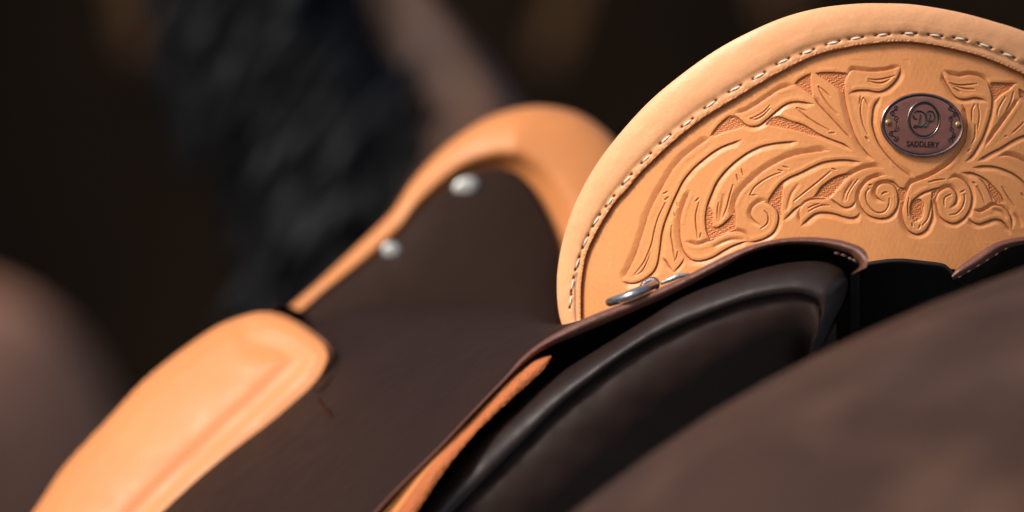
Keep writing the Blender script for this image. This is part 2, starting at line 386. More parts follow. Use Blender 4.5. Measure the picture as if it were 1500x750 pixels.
# bevelled cuts: points, side that is lowered (R = right of travel with y down), width of the bevel, depth
BEV = [
 ([(1040,202),(1020,216),(1001,231),(987,247),(977,263),(967,280),(958,296),(951,312),(945,330),(939,350),(932,371),(923,391),(911,412)],'R',10,2.3),
 ([(1085,205),(1060,214),(1044,223),(1027,236),(1013,249),(1001,264),(992,281),(986,294),(979,311),(973,327),(969,343),(967,359),(965,373),(962,388),(956,399),(945,408),(935,413),(924,415),(911,412)],'L',9,2.4),
 ([(968,376),(975,381),(980,389),(987,399)],'R',6,1.7),
 ([(1003,377),(997,387),(987,399)],'L',6,1.7),
 ([(1011,280),(1007,289),(1001,304),(997,320),(996,335),(997,351),(1001,366),(1008,376),(1015,381),(1024,382),(1035,380),(1047,375),(1060,367),(1073,360),(1087,355),(1096,354)],'R',9,2.3),
 ([(1005,355),(1013,357),(1023,359),(1033,356),(1044,352),(1053,347),(1067,341),(1079,339),(1089,341),(1099,347)],'L',6,2.2),
 ([(1167,207),(1151,208),(1133,210),(1116,214),(1100,221),(1087,229),(1073,240),(1060,253),(1049,268),(1042,284),(1037,297),(1034,310),(1033,322),(1034,335),(1037,348)],'L',9,2.5),
 ([(1213,221),(1193,223),(1173,226),(1153,232),(1135,241),(1117,252),(1104,263),(1094,272),(1086,281),(1079,292),(1076,303),(1077,315),(1078,330)],'R',10,2.4),
 ([(1075,311),(1072,316),(1064,324),(1055,331),(1046,335)],'L',5,2.0),
 ([(1163,125),(1144,131),(1125,143),(1109,154),(1093,163),(1077,167)],'R',8,2.2),
 ([(1076,168),(1084,175),(1092,182),(1101,185),(1112,183),(1123,175),(1133,166),(1147,155),(1157,150),(1171,149),(1191,152)],'R',8,2.4),
 ([(1040,199),(1048,189),(1055,181),(1067,171),(1076,169)],'R',5,1.8),
 ([(1132,170),(1145,172),(1158,177),(1175,182),(1188,189),(1201,197),(1220,205),(1236,211),(1247,219)],'R',7,2.3),
 ([(1164,122),(1173,115),(1188,107)],'R',5,1.8),
 ([(1195,107),(1213,106),(1239,107),(1243,107)],'R',5,1.9),
 ([(1191,142),(1200,154),(1215,170),(1227,183),(1238,195),(1249,205)],'L',8,2.0),
 ([(1243,108),(1238,120),(1237,133),(1239,150),(1243,167),(1247,182),(1252,196),(1258,209),(1267,221),(1279,233)],'R',9,2.2),
 ([(1243,109),(1249,103),(1260,104),(1281,105),(1300,103),(1319,98)],'L',7,2.2),
 ([(1319,100),(1317,109),(1312,118),(1303,127),(1293,133),(1283,134),(1271,132),(1257,132),(1249,134),(1244,137)],'L',9,2.4),
 ([(1289,142),(1281,153),(1278,165),(1277,181),(1279,190),(1282,200),(1287,211),(1297,225),(1308,237),(1321,249),(1339,261)],'L',8,2.2),
 ([(1260,237),(1240,234),(1220,235),(1204,238),(1188,245),(1172,253),(1158,259),(1145,267),(1137,276),(1130,286),(1124,294)],'L',9,2.5),
 ([(1124,294),(1112,297),(1104,303),(1100,311),(1101,318),(1107,325),(1114,330)],'R',7,2.2),
 ([(1118,297),(1127,299),(1134,304),(1139,311),(1140,321),(1137,333),(1131,342),(1120,349),(1108,353),(1098,354)],'L',7,2.3),
 ([(1175,299),(1164,306),(1156,314),(1148,322)],'L',8,2.0),
 ([(1252,254),(1236,255),(1220,261),(1204,273),(1195,285)],'L',5,2.0),
 ([(1292,247),(1281,245),(1268,247),(1255,252),(1245,258),(1237,265),(1227,277),(1217,290)],'R',8,2.2),
 ([(1216,290),(1224,296),(1233,302),(1240,304),(1248,301),(1254,293)],'R',5,1.9),
 ([(1172,306),(1179,298),(1189,293),(1207,292),(1216,291)],'L',4,1.7),
 ([(1173,303),(1171,314),(1173,328)],'R',5,1.7),
 ([(1174,330),(1180,324),(1188,317),(1197,312),(1209,311),(1223,313),(1236,317),(1247,319),(1255,317),(1259,312)],'R',9,2.4),
 ([(1296,257),(1280,261),(1270,267),(1262,277),(1258,289),(1260,299),(1264,307),(1272,315),(1283,319),(1293,320),(1303,317),(1311,309),(1315,299),(1315,289),(1313,278),(1307,271),(1299,269),(1290,270),(1284,277),(1283,285),(1287,291),(1295,295)],'R',7,2.3),
 ([(1296,264),(1309,267),(1319,275),(1328,275)],'R',5,2.0),
 ([(1411,154),(1416,167),(1417,183),(1415,205),(1409,218),(1400,231),(1388,243),(1373,253),(1357,261),(1343,266),(1336,269),(1331,277),(1325,294),(1322,309),(1324,323),(1329,335),(1336,341),(1345,343),(1355,338),(1361,329),(1365,317),(1365,303),(1364,290)],'R',8,2.4),
 ([(1380,274),(1364,278),(1351,283),(1341,290),(1335,297),(1333,306),(1333,315),(1336,322)],'L',5,2.2),
 ([(1349,293),(1353,299),(1353,309),(1351,318),(1345,326)],'R',4,1.8),
 ([(1391,263),(1400,260),(1411,264),(1419,273),(1423,285),(1423,295),(1420,307),(1413,318),(1404,325),(1395,327),(1384,323),(1376,315),(1373,303),(1371,293),(1375,283),(1383,277),(1391,275),(1398,280),(1401,288),(1399,297),(1392,304)],'L',7,2.3),
 ([(1409,253),(1423,253),(1436,258),(1447,265),(1457,275),(1467,287),(1473,301)],'R',8,2.3),
 ([(1430,260),(1440,267),(1446,276),(1451,287),(1456,299)],'L',5,1.8),
 ([(1425,308),(1436,311),(1447,306),(1456,301),(1467,303),(1476,310),(1481,322),(1482,334)],'L',6,2.1),
 ([(1419,317),(1425,325),(1435,328),(1447,324),(1457,321),(1467,323),(1475,331),(1481,342)],'R',8,2.3),
 ([(1427,245),(1440,243),(1457,244),(1473,249),(1487,256),(1500,267),(1511,281),(1518,297)],'R',8,2.4),
 ([(1464,230),(1475,228),(1487,231),(1500,237),(1515,248)],'L',8,2.3),
 ([(1433,235),(1449,225),(1467,216),(1481,207),(1493,201),(1506,197),(1515,195)],'R',8,2.3),
 ([(1444,215),(1451,205),(1463,189),(1475,172),(1487,155),(1493,146)],'L',8,2.1),
 ([(1449,121),(1473,122),(1489,122)],'R',4,1.9),
 ([(1447,120),(1452,137),(1453,150),(1451,166),(1446,183),(1440,200),(1433,213),(1425,226),(1415,236)],'L',7,2.1),
 ([(1383,104),(1393,110),(1407,112),(1420,110),(1433,112),(1443,117),(1449,123)],'L',7,2.2),
 ([(1381,106),(1384,117),(1391,130),(1399,141),(1407,145),(1417,145),(1428,143),(1439,145),(1445,148)],'R',7,2.3),
]
CUT = [
 ([(975,297),(965,317),(959,337),(954,359),(945,381),(937,393),(929,403)],2.4,1.2), ([(953,370),(949,381),(941,397),(931,404)],2.2,.9),
 ([(972,284),(978,281)],2.4,1.2), ([(974,293),(980,288)],2.4,1.3), ([(984,331),(983,345),(985,357),(987,371),(989,381)],2.3,1.1), ([(993,369),(991,377),(989,383)],2.2,1.0),
 ([(991,297),(993,303)],2.2,1.1), ([(987,312),(989,317)],2.2,1.1), ([(1047,361),(1060,355),(1073,351),(1088,351)],5,1.2),
 ([(1074,271),(1069,287),(1065,303),(1059,319)],2.4,1.2), ([(1053,297),(1051,307),(1051,320)],2.2,1.0), ([(1060,287),(1056,311),(1054,324)],5,.9),
 ([(1079,256),(1081,265)],2.3,1.2), ([(1086,248),(1089,257)],2.3,1.2), ([(1024,297),(1020,311),(1019,324),(1021,340),(1022,349)],2.3,1.1), ([(1027,341),(1025,349)],2.3,1.0),
 ([(1019,295),(1024,290)],2.4,1.2), ([(1128,154),(1120,163),(1107,171),(1099,174)],2.3,1.0), ([(1128,159),(1117,170),(1107,175),(1100,174)],2.6,1.2),
 ([(1167,158),(1175,166),(1187,175),(1200,183),(1215,191)],2.4,1.2), ([(1167,158),(1172,159),(1181,163)],2.2,1.0), ([(1215,195),(1223,195)],2.4,1.1),
 ([(1199,127),(1204,139),(1215,155),(1227,167)],2.6,1.0), ([(1199,127),(1206,132),(1216,141)],2.4,1.1), ([(1272,116),(1284,117),(1297,115),(1311,111)],2.6,1.2), ([(1272,119),(1287,122),(1297,120),(1305,115)],2.8,1.1),
 ([(1265,143),(1262,150),(1261,165),(1264,181),(1267,188),(1271,197)],2.5,1.1), ([(1266,144),(1272,154)],2.2,1.0), ([(1261,141),(1259,153)],3,.7), ([(1268,201),(1272,205)],2.6,1.3),
 ([(1120,309),(1125,315),(1125,325),(1121,331),(1115,335)],2.5,1.2), ([(1099,285),(1105,275),(1117,265),(1132,257),(1144,253)],2.4,1.2), ([(1098,286),(1108,286)],2.2,1.0),
 ([(1140,249),(1147,251)],2.3,1.2), ([(1147,244),(1155,246)],2.3,1.2), ([(1153,306),(1159,285),(1169,271)],4,1.0), ([(1217,251),(1200,265),(1180,281),(1163,295)],2.4,1.3), ([(1219,247),(1225,249)],2.3,1.2),
 ([(1257,263),(1249,273),(1243,283),(1240,293)],2.4,1.2), ([(1249,267),(1239,282),(1236,294)],4,1.0), ([(1184,305),(1192,301),(1200,299)],2.3,1.0), ([(1185,310),(1193,305),(1204,301),(1215,301)],2.4,1.1),
 ([(1273,277),(1269,283),(1269,293),(1273,302),(1281,310),(1289,312),(1297,309),(1302,301),(1303,291)],2.4,1.2), ([(1292,285),(1296,282),(1300,282)],2.6,1.4), ([(1273,271),(1277,271)],2.4,1.2),
 ([(1364,295),(1363,307),(1359,321),(1352,330)],2.3,1.1), ([(1332,290),(1330,301),(1331,317)],2.3,1.1), ([(1361,267),(1372,264),(1384,263)],2.4,1.2), ([(1336,327),(1337,332)],2.4,1.2), ([(1348,330),(1346,335)],2.4,1.2),
 ([(1413,285),(1413,294),(1409,305),(1401,313),(1392,315)],2.4,1.2), ([(1393,285),(1385,289),(1383,295),(1384,302)],2.4,1.2), ([(1407,282),(1413,279)],2.4,1.2),
 ([(1431,273),(1437,283),(1443,298)],2.4,1.2), ([(1425,267),(1429,269)],2.4,1.1), ([(1457,307),(1467,311),(1473,318)],4.5,1.2),
 ([(1391,122),(1407,125),(1431,123)],2.6,1.1), ([(1395,125),(1413,130),(1427,131)],2.6,1.1), ([(1397,129),(1407,135)],2.4,1.0),
 ([(1428,153),(1424,162),(1424,177)],2.4,1.0), ([(1429,183),(1428,201),(1424,210)],2.6,1.0), ([(1433,153),(1435,170),(1432,190)],2.4,.9), ([(1418,222),(1421,219)],2.6,1.1),
 ([(1473,142),(1464,157),(1461,169)],2.4,1.1), ([(1485,135),(1481,149),(1475,161)],2.6,1.1), ([(1483,195),(1492,187),(1500,179)],2.4,1.2), ([(1472,200),(1475,199)],2.4,1.1),
 ([(1468,274),(1477,289),(1487,302)],2.4,1.2), ([(1487,315),(1492,321),(1496,329)],5,1.3), ([(1496,283),(1500,288)],2.4,1.1),
]
STAMP = [
 [(1035,304),(1041,303),(1045,313),(1045,332),(1053,333),(1064,325),(1072,315),(1077,313),(1078,335),(1067,341),(1053,348),(1039,352),(1035,340),(1033,324)],
 [(1040,199),(1055,181),(1067,171),(1076,170),(1085,178),(1092,185),(1080,189),(1060,195),(1047,200)],
 [(1132,171),(1140,172),(1156,177),(1175,182),(1188,190),(1201,198),(1200,201),(1188,199),(1177,195),(1161,191),(1140,187),(1120,183),(1125,177)],
 [(1164,123),(1173,115),(1188,107),(1189,122),(1191,142),(1179,133),(1168,126)],
 [(1195,107),(1213,107),(1239,107),(1243,109),(1239,117),(1237,127),(1235,135),(1231,134),(1220,125),(1209,118),(1199,112)],
 [(1127,291),(1135,278),(1145,267),(1148,270),(1147,285),(1145,306),(1145,319),(1141,314),(1135,303),(1124,297)],
 [(1191,289),(1204,273),(1220,261),(1236,255),(1249,254),(1237,265),(1227,277),(1216,290)],
 [(1315,277),(1319,275),(1328,276),(1331,279),(1327,286),(1324,295),(1317,297),(1315,289)],
 [(1336,295),(1344,291),(1349,291),(1352,297),(1353,306),(1352,315),(1345,325),(1339,326),(1335,317),(1333,306)],
 [(1364,281),(1375,277),(1369,289),(1365,291)],
 [(1447,270),(1441,262),(1453,270),(1464,285),(1471,297),(1460,299),(1453,287),(1448,277)],
 [(1451,122),(1473,122),(1488,122),(1480,131),(1468,139),(1459,147),(1455,150),(1453,141),(1451,127)],
 [(1492,129),(1500,134),(1512,142),(1500,147),(1493,143)],
]
def mirror(pts):
    out = []
    for x, y in pts:
        x2 = 2 * 1345 - x; out.append((x2, y + .061 * (x2 - x)))
    return out
for pts, sd, w, d in list(BEV):
    if max(p[0] for p in pts) < 1186: BEV.append((mirror(pts), 'L' if sd == 'R' else 'R', w, d))
for pts, w, d in list(CUT):
    if max(p[0] for p in pts) < 1186: CUT.append((mirror(pts), w, d))
for pts in list(STAMP):
    if max(p[0] for p in pts) < 1190: STAMP.append(mirror(pts))

gx = np.concatenate([np.arange(844, 1512, .8), np.arange(1513.5, 1850, 2.5)])
gy = np.concatenate([np.arange(58, 425, .8), np.arange(426.5, 522, 2.5)])
GX, GY = np.meshgrid(gx, gy)

def inside(px, py, poly):
    p = np.asarray(poly, float); res = np.zeros(px.shape, bool); j = len(p) - 1
    for i in range(len(p)):
        xi, yi = p[i]; xj, yj = p[j]
        c = ((yi > py) != (yj > py)) & (px < (xj - xi) * (py - yi) / (yj - yi + 1e-12) + xi)
        res ^= c; j = i
    return res
def window(pts, pad):
    p = np.asarray(pts); x0, y0 = p.min(0) - pad; x1, y1 = p.max(0) + pad
    return slice(np.searchsorted(gy, y0), np.searchsorted(gy, y1)), slice(np.searchsorted(gx, x0), np.searchsorted(gx, x1))
def dist(px, py, line):
    best = np.full(px.shape, 1e9); sgn = np.zeros(px.shape); par = np.zeros(px.shape); n = len(line) - 1
    for i in range(n):
        ax, ay = line[i]; bx, by = line[i + 1]; ex, ey = bx - ax, by - ay; L2 = ex * ex + ey * ey + 1e-9
        t = np.clip(((px - ax) * ex + (py - ay) * ey) / L2, 0, 1)
        dx, dy = px - ax - t * ex, py - ay - t * ey; dd = dx * dx + dy * dy
        m = dd < best
        best = np.where(m, dd, best); sgn = np.where(m, np.sign(ex * dy - ey * dx), sgn); par = np.where(m, (i + t) / n, par)
    return np.sqrt(best), sgn, par

H = np.zeros(GX.shape); BURN_SHADE = np.zeros(GX.shape); STA = np.zeros(GX.shape)
def snoise(px, py, wl, seed, oct=2):
    r = np.random.default_rng(seed); o = np.zeros(np.shape(px)); amp = 1
    for k in range(oct):
        for _ in range(5):
            a = r.uniform(0, 2 * np.pi); f = 2 * np.pi / wl * (1.9 ** k) * r.uniform(.7, 1.3)
            o += amp * np.sin(f * (px * np.cos(a) + py * np.sin(a)) + r.uniform(0, 6.3))
        amp *= .5
    return o / 4
H += .35 * snoise(GX, GY, 60, 3) + .08 * snoise(GX, GY, 9, 4)
for poly in STAMP:
    sl = window(poly, 4); px, py = GX[sl], GY[sl]
    if px.size == 0: continue
    line = np.vstack([poly, poly[:1]]).astype(float)
    dd, _, _ = dist(px, py, line); ins = inside(px, py, poly)
    f = np.where(ins, sstep(dd, -.6, 1.2), sstep(dd, .8, 0) * 0)
    wx, wy = px + .9 * snoise(px, py, 8, 9), py + .9 * snoise(px, py, 8, 10)
    peb = np.sin(2 * np.pi * (wx * .9 + wy * .45) / 3.3) * np.sin(2 * np.pi * (wx * -.45 + wy * .9) / 3.3)
    H[sl] = np.minimum(H[sl], f * (-2.9 + 0.85 * peb + .4 * snoise(px, py, 4, 12, 1))); STA[sl] = np.maximum(STA[sl], f * (.78 - .3 * peb))
for pts, sd, w, d in BEV:
    line = spline(pts, 2.0); sl = window(line, w + 4); px, py = GX[sl], GY[sl]
    if px.size == 0: continue
    dd, sg, par = dist(px, py, line)
    s = dd * (sg if sd == 'R' else -sg)                     # positive on the lowered side
    L = len(line) * 2.0; e = min(.45, 11 / L)
    tap = .25 + .75 * sstep(par, 0, e) * sstep(1 - par, 0, e)
    endfade = np.where((par <= 1e-6) | (par >= 1 - 1e-6), sstep(-dd, -3.5, 0), 1)
    ww = w * (.55 + .45 * tap) * (1 + .1 * snoise(px, py, 25, 5))
    prof = np.where(s >= .5, np.clip(1 - (s - .5) / ww, 0, 1) ** 1.25, sstep(s, -.9, .5))
    h = -1.5 * d * tap * endfade * prof
    h = h + np.where(s < -.9, .55 * tap * endfade * np.exp(-((s + 3.2) / 2.2) ** 2), 0) * 0   # room for a raised lip
    base = H[sl]
    H[sl] = np.where(STA[sl] > .1, np.minimum(base, h * .6 - 0), np.minimum(base, h + .3 * base))
    lip = .5 * tap * endfade * np.exp(-((s + 4.5) / 2.6) ** 2) * (STA[sl] < .1)
    H[sl] = H[sl] + np.where(H[sl] > -.6, lip, 0)
    b = tap * endfade * (.85 * np.exp(-((s - .3) / 1.1) ** 2) + .22 * np.clip(1 - np.abs(s - .3) / (.9 * ww), 0, 1) * (s > 0))
    BURN_SHADE[sl] = np.maximum(BURN_SHADE[sl], b)
for pts, w, d in CUT:
    w = w * (.66 if w < 3.5 else .9); line = spline(pts, 1.5); sl = window(line, w + 4); px, py = GX[sl], GY[sl]
    if px.size == 0: continue
    dd, sg, par = dist(px, py, line)
    tap = np.clip(.35 + .65 * np.sin(np.pi * np.clip(par * .86 + .1, 0, 1)), 0, 1)
    h = -1.5 * d * tap * np.exp(-(dd / (w * .55)) ** 2)
    H[sl] += h * (1.25 if w < 3.5 else 1) + .16 * d * np.exp(-((dd - w * 1.5) / (w * .8)) ** 2)
    BURN_SHADE[sl] = np.maximum(BURN_SHADE[sl], (.95 if w < 3.5 else .3) * tap * np.exp(-(dd / (w * .6)) ** 2))
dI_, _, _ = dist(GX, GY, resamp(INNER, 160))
BURN_SHADE = np.maximum(BURN_SHADE, .75 * np.exp(-(dI_ / 4.0) ** 2))  # crease beside the binding: dye plus shade painted into the leather colour
BURN_SHADE = np.clip(BURN_SHADE * (.85 + .2 * snoise(GX, GY, 14, 6)), 0, 1)
mid = [(0.45 * a[0] + .55 * b[0], .45 * a[1] + .55 * b[1]) for a, b in zip(resamp(OUTER, 200), resamp(INNER, 200))]
BOT = [(x, y + 14) for x, y, _ in [(1880, 540, 0), (1800, 450, 0), (1720, 385, 0), (1640, 350, 0), (1560, 343, 0), (1500, 347, 0), (1450, 361, 0), (1416, 383, 0), (1390, 380, 0), (1350, 372, 0), (1290, 371, 0), (1264, 374, 0), (1217, 352, 0),
       (1167, 348, 0), (1117, 355, 0), (1067, 373, 0), (1000, 407, 0), (933, 437, 0), (862, 462, 0), (842, 464, 0)]]
mask = inside(GX, GY, [q for q in mid if q[1] < 475] + BOT)
grid('cantle_back', P(GX, GY, cd(GX, GY) - H * S), M_face, saddle, flip=True, mask=mask, attrs={'burn_shade': BURN_SHADE, 'stamp': np.clip(STA, 0, 1)})

# -- rolled edge with stitches -------------------------------------------------
STX = [(836,441),(839,417),(846,386),(858,354),(874,323),(894,295),(919,263),(947,232),(975,204),(1007,180),(1041,153),(1077,130),(1112,111),(1147,90),(1183,76),(1220,63),(1254,56),(1293,51),(1332,49),(1370,52),(1407,57),(1443,67),(1477,81)]
STX += [(1511, 98), (1545, 118), (1580, 139), (1614, 160), (1648, 184), (1682, 211), (1713, 240), (1741, 270), (1766, 301), (1788, 334), (1807, 368), (1822, 402), (1835, 437)]
NU = 1500
Oc, Ic = resamp(OUTER, NU), resamp(INNER, NU)
def prof_h(q):                                              # height over the face, in photo pixels
    dome = 12.5 * np.sqrt(np.clip(1 - (np.abs(q - .52) / .52) ** 2.4, 0, 1)) - 1
    chan = -1.6 * np.exp(-((q - .22) / .07) ** 2)
    return np.where(q < .045, -3 + 11 * sstep(q, 0, .045), np.where(q < .52, 7.6 + 4 * sstep(q, .03, .5) + chan, dome))
qs = np.concatenate([np.linspace(0, .06, 6), np.linspace(.075, .9, 42), np.linspace(.915, 1, 12)])
BX = Ic[:, None, 0] + (Oc - Ic)[:, None, 0] * qs[None]; BY = Ic[:, None, 1] + (Oc - Ic)[:, None, 1] * qs[None]
BH = np.broadcast_to(prof_h(qs), BX.shape).copy()
BH += .28 * snoise(BX, BY, 38, 21) * sstep(qs, .05, .2) * (1 - sstep(qs, .85, 1)) + .05 * snoise(BX, BY, 10, 22)
BH += .9 * snoise(BX, BY, 5, 23, 3) * (1 - sstep(qs, .03, .12))
BB = np.broadcast_to(.95 * (1 - sstep(qs, .02, .20)), BX.shape) * (.75 + .35 * snoise(BX, BY, 8, 24))
stx = np.array(STX, float); tang = np.gradient(stx, axis=0); tang /= np.linalg.norm(tang, axis=1)[:, None]
HL = 9.6
HOLE = np.zeros(BX.shape)
for p, tg in zip(stx, tang):
    m = (np.abs(BX - p[0]) < 26) & (np.abs(BY - p[1]) < 26)
    for sgn in (-1, 1):
        hx, hy = p + sgn * HL * tg
        dx, dy = BX[m] - hx, BY[m] - hy; al, ac = dx * tg[0] + dy * tg[1], -dx * tg[1] + dy * tg[0]
        g = np.exp(-(al / 2.7) ** 2 - (ac / 1.6) ** 2)
        BH[m] -= 3.6 * g; HOLE[m] = np.maximum(HOLE[m], np.clip(1.5 * g - .25, 0, 1))
    dx, dy = BX[m] - p[0], BY[m] - p[1]; al, ac = dx * tg[0] + dy * tg[1], -dx * tg[1] + dy * tg[0]
    BH[m] -= .5 * np.exp(-(al / 9) ** 2 - (ac / 3.2) ** 2)
    BH[m] += .7 * np.exp(-((al - 17) / 6) ** 2 - (ac / 7) ** 2) 
Q = cd(BX, BY) - BH * S
back = []
for f, dd in ((1.0, .010), (1.0, .022), (.98, .032), (.9, .040), (.6, .044), (.2, .045)):
    bx = Ic[:, 0] + (Oc - Ic)[:, 0] * f; by = Ic[:, 1] + (Oc - Ic)[:, 1] * f
    back.append(P(bx, by, cd(bx, by) + dd))
G = np.concatenate([P(BX, BY, Q), np.stack(back, 1)], 1)
pad2 = lambda A: np.concatenate([A, np.zeros((NU, 6))], 1)
grid('cantle_binding', G, M_bind, saddle, flip=False, attrs={'burn_shade': np.clip(pad2(BB), 0, 1), 'stamp': pad2(HOLE * 0), 'hole': pad2(HOLE)})
# seat side of the cantle
gx2, gy2 = np.meshgrid(np.arange(846, 1850, 14.), np.arange(60, 522, 14.))
grid('cantle_front', P(gx2, gy2, cd(gx2, gy2) + .043), M_tan, saddle, mask=inside(gx2, gy2, [q for q in mid if q[1] < 475] + BOT))

tt = np.linspace(-1, 1, 9)
sp = np.stack([tt * 8.6 * S, np.zeros(9), (.9 - 2.6 * tt ** 2 * (.6 + .4 * tt ** 2)) * S], 1)
sv, sf = tube_vf(sp, np.array([.6, 1.2, 1.6, 1.75, 1.8, 1.75, 1.6, 1.2, .6]) * S, 6, up=(0, 0, 1))
st_me = bpy.data.meshes.new('stitch'); st_me.from_pydata(sv.tolist(), [], sf)
st_me.polygons.foreach_set('use_smooth', np.ones(len(sf), bool)); st_me.materials.append(M_thread)
dI, _, _ = dist(stx[:, 0], stx[:, 1], Ic[::6]); dO, _, _ = dist(stx[:, 0], stx[:, 1], Oc[::6]); qq = dI / (dI + dO)
for p, tg, q in zip(stx, tang, qq):
    dep = lambda a: float(cd(*a) - (prof_h(np.array([q]))[0] - .6) * S)
    a, b, c = Vector(P(*(p - 8 * tg), dep(p - 8 * tg))), Vector(P(*(p + 8 * tg), dep(p + 8 * tg))), Vector(P(*p, dep(p)))
    X = (b - a).normalized(); Z = Vector((-.25, -1, .1)); Z = (Z - X * Z.dot(X)).normalized(); Y = Z.cross(X)
    o = link('stitch', st_me, None, saddle, c)
    o.rotation_euler = Matrix((X, Y, Z)).transposed().to_euler()
    o.rotation_euler.rotate_axis('Z', random.uniform(-.10, .06)); o.scale = (random.uniform(.88, 1.06), random.uniform(.85, 1.1), .8)

# -- badge ---------------------------------------------------------------------
BC = (1350.9, 183.0); TILT = R(3.0)
e = 1.0
d00 = float(cd(*BC)); ddx = float(cd(BC[0] + 30, BC[1]) - cd(BC[0] - 30, BC[1])) / 60; ddy = float(cd(BC[0], BC[1] + 30) - cd(BC[0], BC[1] - 30)) / 60
def bp(u, v, h):
    """badge coordinates: u right, v down (photo pixels, tilted), h height over the leather in pixels"""
    u, v, h = np.asarray(u, float), np.asarray(v, float), np.asarray(h, float)
    x = BC[0] + u * math.cos(TILT) - v * math.sin(TILT); y = BC[1] + u * math.sin(TILT) + v * math.cos(TILT)
    return P(x, y, d00 + ddx * (x - BC[0]) + ddy * (y - BC[1]) - h * S)
def z2b(x, y):                                              # zoomed picture of the badge -> badge coordinates
    x, y = 1260 + x / 6.25 - BC[0], 120 + y / 6.25 - BC[1]
    return x * math.cos(TILT) + y * math.sin(TILT), -x * math.sin(TILT) + y * math.cos(TILT)
RX, RY = 61.0, 46.6
rr = np.array([0, .3, .6, .8, .90, .915, .925, .94, .955, .968, .978, .988, .995, 1.0, 1.0, .99])
hh = np.array([5.2, 5.15, 5.0, 4.7, 4.5, 4.2, 4.2, 4.9, 5.4, 5.5, 5.3, 4.8, 4.0, 3.0, .2, -3.])
th = np.linspace(0, 2 * np.pi, 160, endpoint=False)
G = np.stack([bp(RX * r * np.cos(th), RY * r * np.sin(th), np.full(160, h)) for r, h in zip(rr, hh)], 0)
badge = grid('badge', G, M_copper, saddle, close_c=True, flip=True)
def strokes(name, lines, w, h, mat, flat=.5, sides=6):
    out = []
    for ln, cl in lines:
        q = np.asarray(ln); out.append(tube_vf(bp(q[:, 0], q[:, 1], np.full(len(q), h)), w * S, sides, closed=cl, flat=flat))
    return mesh(name, *join(out), mat, badge)
def ell(rx, ry, u0=0., v0=0., n=90):
    a = np.linspace(0, 2 * np.pi, n, endpoint=False); return np.stack([u0 + rx * np.cos(a), v0 + ry * np.sin(a)], 1)
strokes('border_line', [(ell(RX * .921, RY * .921, n=150), True)], 1.0, 4.4, M_ink)
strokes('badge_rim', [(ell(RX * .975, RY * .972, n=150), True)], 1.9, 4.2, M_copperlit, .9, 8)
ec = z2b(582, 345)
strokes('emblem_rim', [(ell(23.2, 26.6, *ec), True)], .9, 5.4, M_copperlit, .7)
strokes('emblem_ring', [(ell(21.0, 24.2, *ec), True)], 1.15, 5.3, M_ink)
Dl = [(516,340),(494,334),(482,308),(494,280),(530,267),(572,276),(599,308),(602,350),(586,388),(556,411),(524,407),(502,399),(489,409),(502,416),(526,400),(540,364),(548,318),(551,292)]
Pl = [(598,304),(612,278),(643,267),(671,284),(679,318),(666,350),(640,362),(616,354)]
Ps = [(643,290),(634,330),(622,374),(607,404),(586,415)]
mono = lambda l: (spline([z2b(*p) for p in l], .8), False)
strokes('monogram', [mono(Dl), mono(Pl), mono(Ps)], 1.2, 5.5, M_ink)
def shift(l, dx, dy): return [(x + dx, y + dy) for x, y in l]
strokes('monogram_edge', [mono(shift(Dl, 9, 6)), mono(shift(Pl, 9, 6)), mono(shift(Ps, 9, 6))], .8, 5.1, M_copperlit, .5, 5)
for sgn, cs in ((1, [(330,236,20),(290,286,19),(334,336,22),(331,430,22),(285,476,20),(326,522,22)]), (-1, [(826,246,19),(862,292,18),(829,342,21),(829,436,21),(858,486,19),(821,532,21)])):
    ls = []
    for k, (x, y, r) in enumerate(cs):
        a = np.linspace(0, 1.35 * 2 * np.pi, 26); rad = r * 1.2 * (1 - .85 * a / a[-1]); ph = (1.2 if k < 3 else -1.2) * sgn
        dr = sgn * (1 if k % 2 == 0 else -1) * (1 if k < 3 else -1)
        ls.append((np.array([z2b(x + q * math.cos(ph + dr * t), y + q * math.sin(ph + dr * t)) for t, q in zip(a, rad)]), False))
    xm = np.mean([c[0] for c in cs])
    for (x0, y0, r0), (x1, y1, r1) in zip(cs[:-1], cs[1:]):
        ls.append((spline([z2b(x0 - sgn * 4, y0 + r0 * .9), z2b((x0 + x1) / 2 - sgn * 3, (y0 + y1) / 2), z2b(x1 - sgn * 2, y1 - r1 * .9)], .8), False))
    strokes('scrollwork', ls, .75, 5.0, M_ink, .5, 5)
for x, y in ((258, 370), (898, 390)):
    u, v = z2b(x, y)
    ph = np.linspace(0, np.pi / 2, 7); a = np.linspace(0, 2 * np.pi, 20, endpoint=False)
    G = np.stack([bp(u + 4.5 * math.sin(p) * np.cos(a), v + 4.6 * math.sin(p) * np.sin(a), np.full(20, 4.6 + 3.2 * math.cos(p))) for p in ph], 0)
    grid('rivet', G, M_brass, badge, close_c=True, flip=True)
fc = bpy.data.curves.new('lettering', 'FONT'); fc.body = 'SADDLERY'; fc.size = 1; fc.offset = .022; fc.resolution_u = 4; fc.space_character = 1.06
fo = bpy.data.objects.new('lettering', fc); col.objects.link(fo)
bpy.context.view_layer.update()
fm = bpy.data.meshes.new_from_object(fo.evaluated_get(bpy.context.evaluated_depsgraph_get()))
bpy.data.objects.remove(fo)
fv = np.array([v.co[:] for v in fm.vertices]); ff = [list(p.vertices) for p in fm.polygons]
mn, mx = fv.min(0), fv.max(0)
u0, v0 = z2b(424, 592); u1, v1 = z2b(721, 602)
ta = (fv[:, 0] - mn[0]) / (mx[0] - mn[0]); tb = (fv[:, 1] - mn[1]) / (mx[1] - mn[1])
uu = u0 + (u1 - u0) * ta; vv = v0 + (v1 - v0) * ta - 8.6 * tb
n = len(fv)
top = bp(uu, vv, np.full(n, 5.5)); bot = bp(uu, vv, np.full(n, 4.2))
ed = {}
